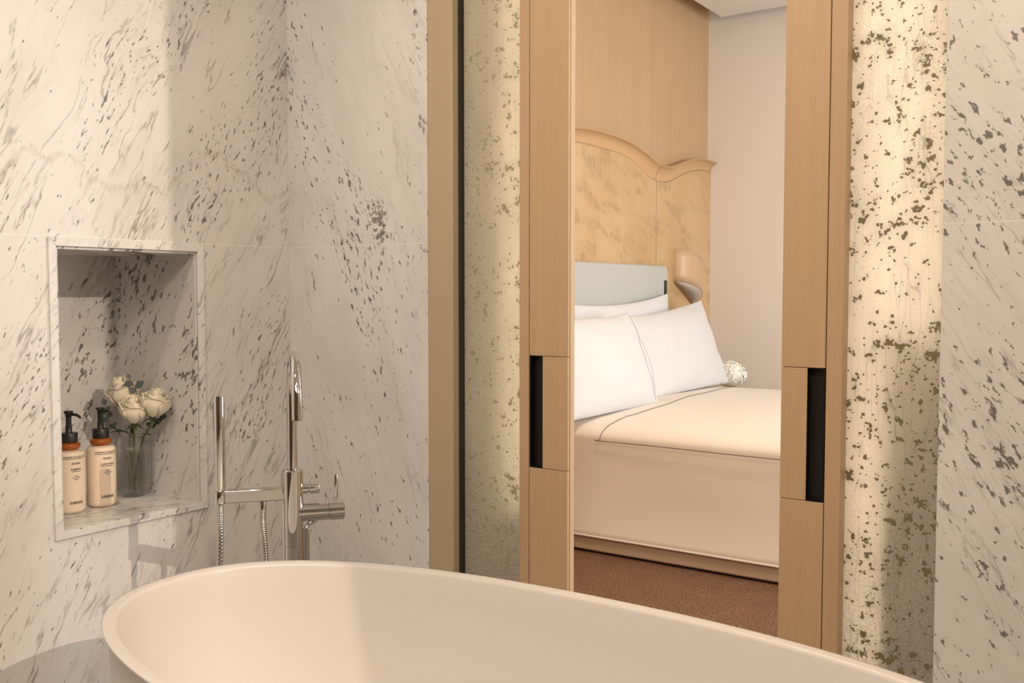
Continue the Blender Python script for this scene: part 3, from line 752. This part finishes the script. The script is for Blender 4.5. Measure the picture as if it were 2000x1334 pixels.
# ------------------------------------------------------------------ pump bottles
def text_mesh(lines, c, rad, a0):
    """lines: (string, height above base, letter size, width scale); wrapped round a cylinder, centred on angle a0"""
    bm = bmesh.new()
    for s, h, size, ws in lines:
        cu = bpy.data.curves.new('t', 'FONT'); cu.body = s; cu.size = size; cu.align_x = 'CENTER'; cu.resolution_u = 3; cu.offset = size*.022
        o = bpy.data.objects.new('t', cu); COL.objects.link(o); bpy.context.view_layer.update()
        me = bpy.data.meshes.new_from_object(o.evaluated_get(bpy.context.evaluated_depsgraph_get()))
        base = len(bm.verts); bm.from_mesh(me); bm.verts.ensure_lookup_table()
        for v in bm.verts[base:]:
            a = a0 + v.co.x*ws/rad
            v.co = Vector((c[0] + (rad+.0004)*math.cos(a), c[1] + (rad+.0004)*math.sin(a), c[2] + h + v.co.y))
        bpy.data.objects.remove(o); bpy.data.meshes.remove(me); bpy.data.curves.remove(cu)
    return bm
def bottle(label, c, kindword, sub, noz):
    t = thing('pump_bottle', label, 'bottle', c, 'pump bottles in the niche')
    c = Vector(c); r = .0362
    bm = bmesh.new(); prof = [(.001, 0), (r-.013, 0)]
    for k in range(1, 7): a = k/6*PI/2; prof.append((r-.013+.013*math.sin(a), .013*(1-math.cos(a))))
    prof += [(r, .06), (r, .148)]
    for k in range(1, 6): a = k/5*PI/2; prof.append((r-.010+.010*math.cos(a), .148+.010*math.sin(a)))
    prof += [(.019, .1605)]
    lathe(bm, prof, c, 56); obj('bottle_body', bm, M['cream'], t, smooth=True)
    bm = bmesh.new(); prof = [(.020, .1605)]
    for k in range(0, 11): a = -PI/2 + k/10*PI; prof.append((.0195+.0075*math.cos(a), .1705+.0085*math.sin(a)))
    prof.append((.016, .1795)); lathe(bm, prof, c, 48)
    o = obj('collar_ring', bm, M['amber'], t, smooth=True); o['label'] = 'translucent amber ring'
    bm = bmesh.new(); lathe(bm, [(.0185, .1795), (.0205, .181), (.0205, .2015), (.0195, .2035), (.009, .204), (.0078, .206), (.0078, .222), (.0068, .223), (.0068, .247)], c, 40)
    o = obj('pump_cap', bm, M['black'], t, smooth=True); o.data.set_sharp_from_angle(angle=.6); o['label'] = 'black screw cap and shaft'
    bm = bmesh.new(); lathe(bm, [(.0075, .244), (.0075, .252), (.0110, .254), (.0112, .2575), (.0100, .259), (.001, .2595)], c, 32)
    d = Vector((math.cos(noz), math.sin(noz), 0))
    tube(bm, spline([c + d*.004 + Z*.2500, c + d*.016 + Z*.2500, c + d*.026 + Z*.2475, c + d*.034 + Z*.2415], 5), lambda i: lerp(.0042, .0030, i/15), 12)
    o = obj('pump_head', bm, M['black'], t, smooth=True); o['label'] = 'black pump spout'
    ln = [('TRANSFORM YOUR MOOD, UPLIFT', .1440, .0041, .95), ('YOUR BODY AND CONNECT YOUR', .1395, .0041, .95), ('ASCEND', .1265, .0070, .80),
          (kindword, .1120, .0062, .86), (sub, .1075, .0035, .95), ('VEGAN', .0960, .0032, .95), ('PLANT BASED', .0915, .0032, .95), ('ORIGIN', .0870, .0032, .95), ('SURRENNE', .0260, .0098, .68)]
    view = math.atan2(-c.y, -c.x)
    obj('lettering', text_mesh(ln[:-1], c, r, view + .42), M['ink'], t)['label'] = 'small black printed lettering'
    obj('brand_lettering', text_mesh(ln[-1:], c, r, view + .42), M['ink'], t)['label'] = 'large black printed lettering'
    return t
NOZ = math.radians(25)
bottle('cream shampoo pump bottle half behind the near edge of the niche frame', (-2.293, 1.360, SH), 'SHAMPOO', 'SHAMPOOING', NOZ)
bottle('cream conditioner pump bottle between the shampoo and the rose vase', (-2.297, 1.450, SH), 'CONDITIONER', 'APRES-SHAMPOOING', NOZ)

# ------------------------------------------------------------------ vase of roses
VC = Vector((-2.335, 1.568, SH))
gv = thing('ribbed_vase', 'ribbed clear glass vase holding three ivory roses in the niche', 'vase', VC)
bm = bmesh.new(); seg = 156
def vrow(r, h, rib): return [VC + Vector(((r + rib*math.cos(k*2*PI/seg*26))*math.cos(2*PI*k/seg), (r + rib*math.cos(k*2*PI/seg*26))*math.sin(2*PI*k/seg), h)) for k in range(seg)]
pr = [(.026, 0, 0), (.030, .0015, 0), (.038, .010, .0), (.0465, .024, .0002), (.0492, .032, .0010), (.0495, .060, .0011), (.0495, .120, .0011), (.0485, .130, .0008), (.043, .145, .0002), (.035, .158, 0), (.031, .166, 0), (.031, .175, 0), (.0305, .1765, 0), (.029, .1765, 0),
      (.0285, .175, 0), (.0285, .166, 0), (.0325, .157, 0), (.040, .1435, 0), (.0455, .130, 0), (.0465, .120, 0), (.0465, .060, 0), (.0462, .034, 0), (.0435, .026, 0), (.035, .014, 0), (.026, .007, 0), (.002, .006, 0)]
vs = grid(bm, [vrow(*q) for q in pr], closed_v=True); bm.faces.new(vs[0]); bm.faces.new(vs[-1])
obj('vase_body', bm, M['glass'], gv, smooth=True)
bm = bmesh.new(); lathe(bm, [(.002, .0065), (.0255, .0075), (.0345, .0146), (.043, .0266), (.0457, .0345), (.046, .060), (.046, .117), (.002, .117)], VC, 60)
obj('water', bm, M['water'], gv, smooth=True)

def rose(label, centre, axis, R, base, bend, seed, leaves):
    t = thing('rose', label, 'rose', base, 'ivory roses in the vase')
    rg = random.Random(seed); ax = Vector(axis).normalized(); e1 = ax.orthogonal().normalized(); e2 = ax.cross(e1)
    C = Vector(centre); Hh = R*1.95; B = C - ax*Hh*.52
    bm = bmesh.new(); n = 27
    for i in range(n):
        q = i/(n-1); th = i*2.39996 + rg.uniform(-.2, .2)
        rad = R*(.10 + .86*q**.85); hgt = Hh*(1.0 - .16*q + rg.uniform(-.03, .03)); wid = lerp(1.25, .80, q)
        flare = R*.20*max(0, q-.45)
        nu, nv = 10, 9; rows = []
        for a in range(nu+1):
            u = -1 + 2*a/nu; row = []
            for b in range(nv+1):
                v = b/nv
                w_ = wid*(math.sin(min(1, v*1.15)*PI/2)**.6)*(1 - .32*max(0, v-.62)/.38*abs(u)**2)
                ang = th + u*w_
                prof = math.sin(min(1, v*1.35)*PI/2)**.75
                rr = rad*prof*(1 - .10*max(0, v-.55)/.45) + flare*max(0, (v-.74)/.26)**2 + R*.03*prof*u*u
                hh = hgt*v - hgt*.13*max(0, v-.5)*2*u*u - R*.20*(q > .35)*max(0, (v-.86)/.14)**2 + R*.025*math.sin(5*u+i)*v
                row.append(B + e1*rr*math.cos(ang) + e2*rr*math.sin(ang) + ax*hh)
            rows.append(row)
        grid(bm, rows)
    o = obj('bloom', bm, M['petal'], t, smooth=True)
    s = o.modifiers.new('solid', 'SOLIDIFY'); s.thickness = .0007
    bm = bmesh.new()
    path = spline([B + ax*.006, B - ax*.02] + [Vector(b) for b in bend] + [Vector(base)], 8)
    tube(bm, path, .0028, 10); obj('stem', bm, M['stem'], t, smooth=True)
    bm = bmesh.new(); lathe(bm, [(.003, -.008), (.0075, -.002), (.0095, .006), (.006, .010)], B, 16, ax)
    for k in range(5):
        a = k*2*PI/5; d = e1*math.cos(a)+e2*math.sin(a); s_ = ax.cross(d)
        ps = [[B + d*lerp(.007, .028, v) - ax*(.004+.018*v*v) + s_*w*.0055*(1-v)**.7 for w in (-1, 0, 1)] for v in (0, .3, .6, .85, 1)]
        grid(bm, ps)
    obj('calyx', bm, M['leafdark'], t, smooth=True)
    if leaves:
        for p0, p1, wd in leaves:
            bm = bmesh.new(); leaf(bm, p0, p1, wd); obj('leaf', bm, M['leafdark'], t, smooth=True)
    return t
def leaf(bm, p0, p1, w, up=(0, 0, 1), droop=.12):
    p0, p1 = Vector(p0), Vector(p1); d = p1-p0; L = d.length; dn = d/L
    s = dn.cross(Vector(up)); s = s.normalized() if s.length > .01 else Vector((1, 0, 0)); nn = s.cross(dn)
    rows = []
    for i in range(9):
        v = i/8; wd = w*math.sin(PI*min(1, v*1.0))**.75*(1-.25*v)
        c = p0 + d*v - nn*droop*L*(v*v)
        rows.append([c - s*wd + nn*wd*.25, c - s*wd*.5 + nn*wd*.06, c, c + s*wd*.5 + nn*wd*.06, c + s*wd + nn*wd*.25])
    grid(bm, rows)
V0 = VC
CAMD = Vector((.82, -.56, .10)).normalized()           # from the vase towards the viewer
RT = Vector((cy, sy, 0))
rose('front ivory rose low in the middle of the vase', (-2.282, 1.540, .838), CAMD*.30 + Vector((0, 0, .95)), .043, V0 + Vector((.016, -.014, .010)), [(-2.312, 1.556, .72)], 3,
     [((-2.325, 1.555, .765), (-2.352, 1.525, .785), .012), ((-2.315, 1.557, .765), (-2.300, 1.549, .792), .010)])
rose('large ivory rose at the back of the vase turned to the side', (-2.362, 1.562, .876), CAMD*.20 - RT*.40 + Vector((0, 0, .9)), .050, V0 + Vector((-.010, .012, .010)), [(-2.345, 1.566, .73)], 14,
     [((-2.335, 1.556, .770), (-2.372, 1.518, .775), .013)])
rose('ivory rose leaning out over the side of the vase nearest the niche corner', (-2.232, 1.571, .856), CAMD*.10 + RT*.22 + Vector((0, 0, .95)), .043, V0 + Vector((.012, .016, .010)), [(-2.305, 1.574, .73)], 25,
     [((-2.305, 1.573, .765), (-2.268, 1.580, .768), .010)])
def sprig(label, pts, leaves, seed):
    t = thing('eucalyptus_sprig', label, 'sprig', pts[0], 'eucalyptus sprigs in the vase')
    P = spline(pts, 8); bm = bmesh.new(); tube(bm, P, lambda i: lerp(.0016, .0007, i/len(P)), 8); obj('twig', bm, M['twig'], t, smooth=True)
    rg = random.Random(seed); n = len(P)
    for f, side, L in leaves:
        i = int(f*(n-1)); p = P[i]; tg = (P[min(i+1, n-1)]-P[max(0, i-1)]).normalized()
        d = (RT*side + tg*.6 + CAMD*rg.uniform(-.2, .5) + Z*rg.uniform(-.2, .3)).normalized() if side else (tg + CAMD*.2).normalized()
        bm = bmesh.new(); leaf(bm, p, p + d*L, L*.36, up=CAMD + Vector((0, 0, .35)), droop=.06); obj('leaf', bm, M['euca'], t, smooth=True)
    return t
b0 = V0 + Vector((-.004, -.006, .02))
sprig('grey green eucalyptus sprig reaching out over the conditioner bottle', [b0, (-2.337, 1.551, .70), (-2.350, 1.540, .765), (-2.372, 1.522, .80), (-2.380, 1.517, .842)],
      [(.62, -1, .022), (.68, 1, .020), (.76, -1, .024), (.82, 1, .022), (.90, -1, .024), (.94, 1, .020), (1, 0, .022)], 1)
sprig('grey green eucalyptus sprig reaching out under the side rose', [b0 + Vector((.008, .006, 0)), (-2.312, 1.573, .71), (-2.290, 1.577, .765), (-2.255, 1.580, .795), (-2.236, 1.590, .815)],
      [(.66, 1, .022), (.72, -1, .020), (.80, 1, .026), (.86, -1, .022), (.94, 1, .024), (1, 0, .020)], 2)
sprig('grey green eucalyptus sprig standing above the front rose', [b0 + Vector((.002, .01, 0)), (-2.33, 1.568, .72), (-2.330, 1.566, .80), (-2.300, 1.560, .880), (-2.318, 1.553, .918)],
      [(.78, -1, .024), (.84, 1, .030), (.90, -1, .026), (1, 0, .014)], 3)
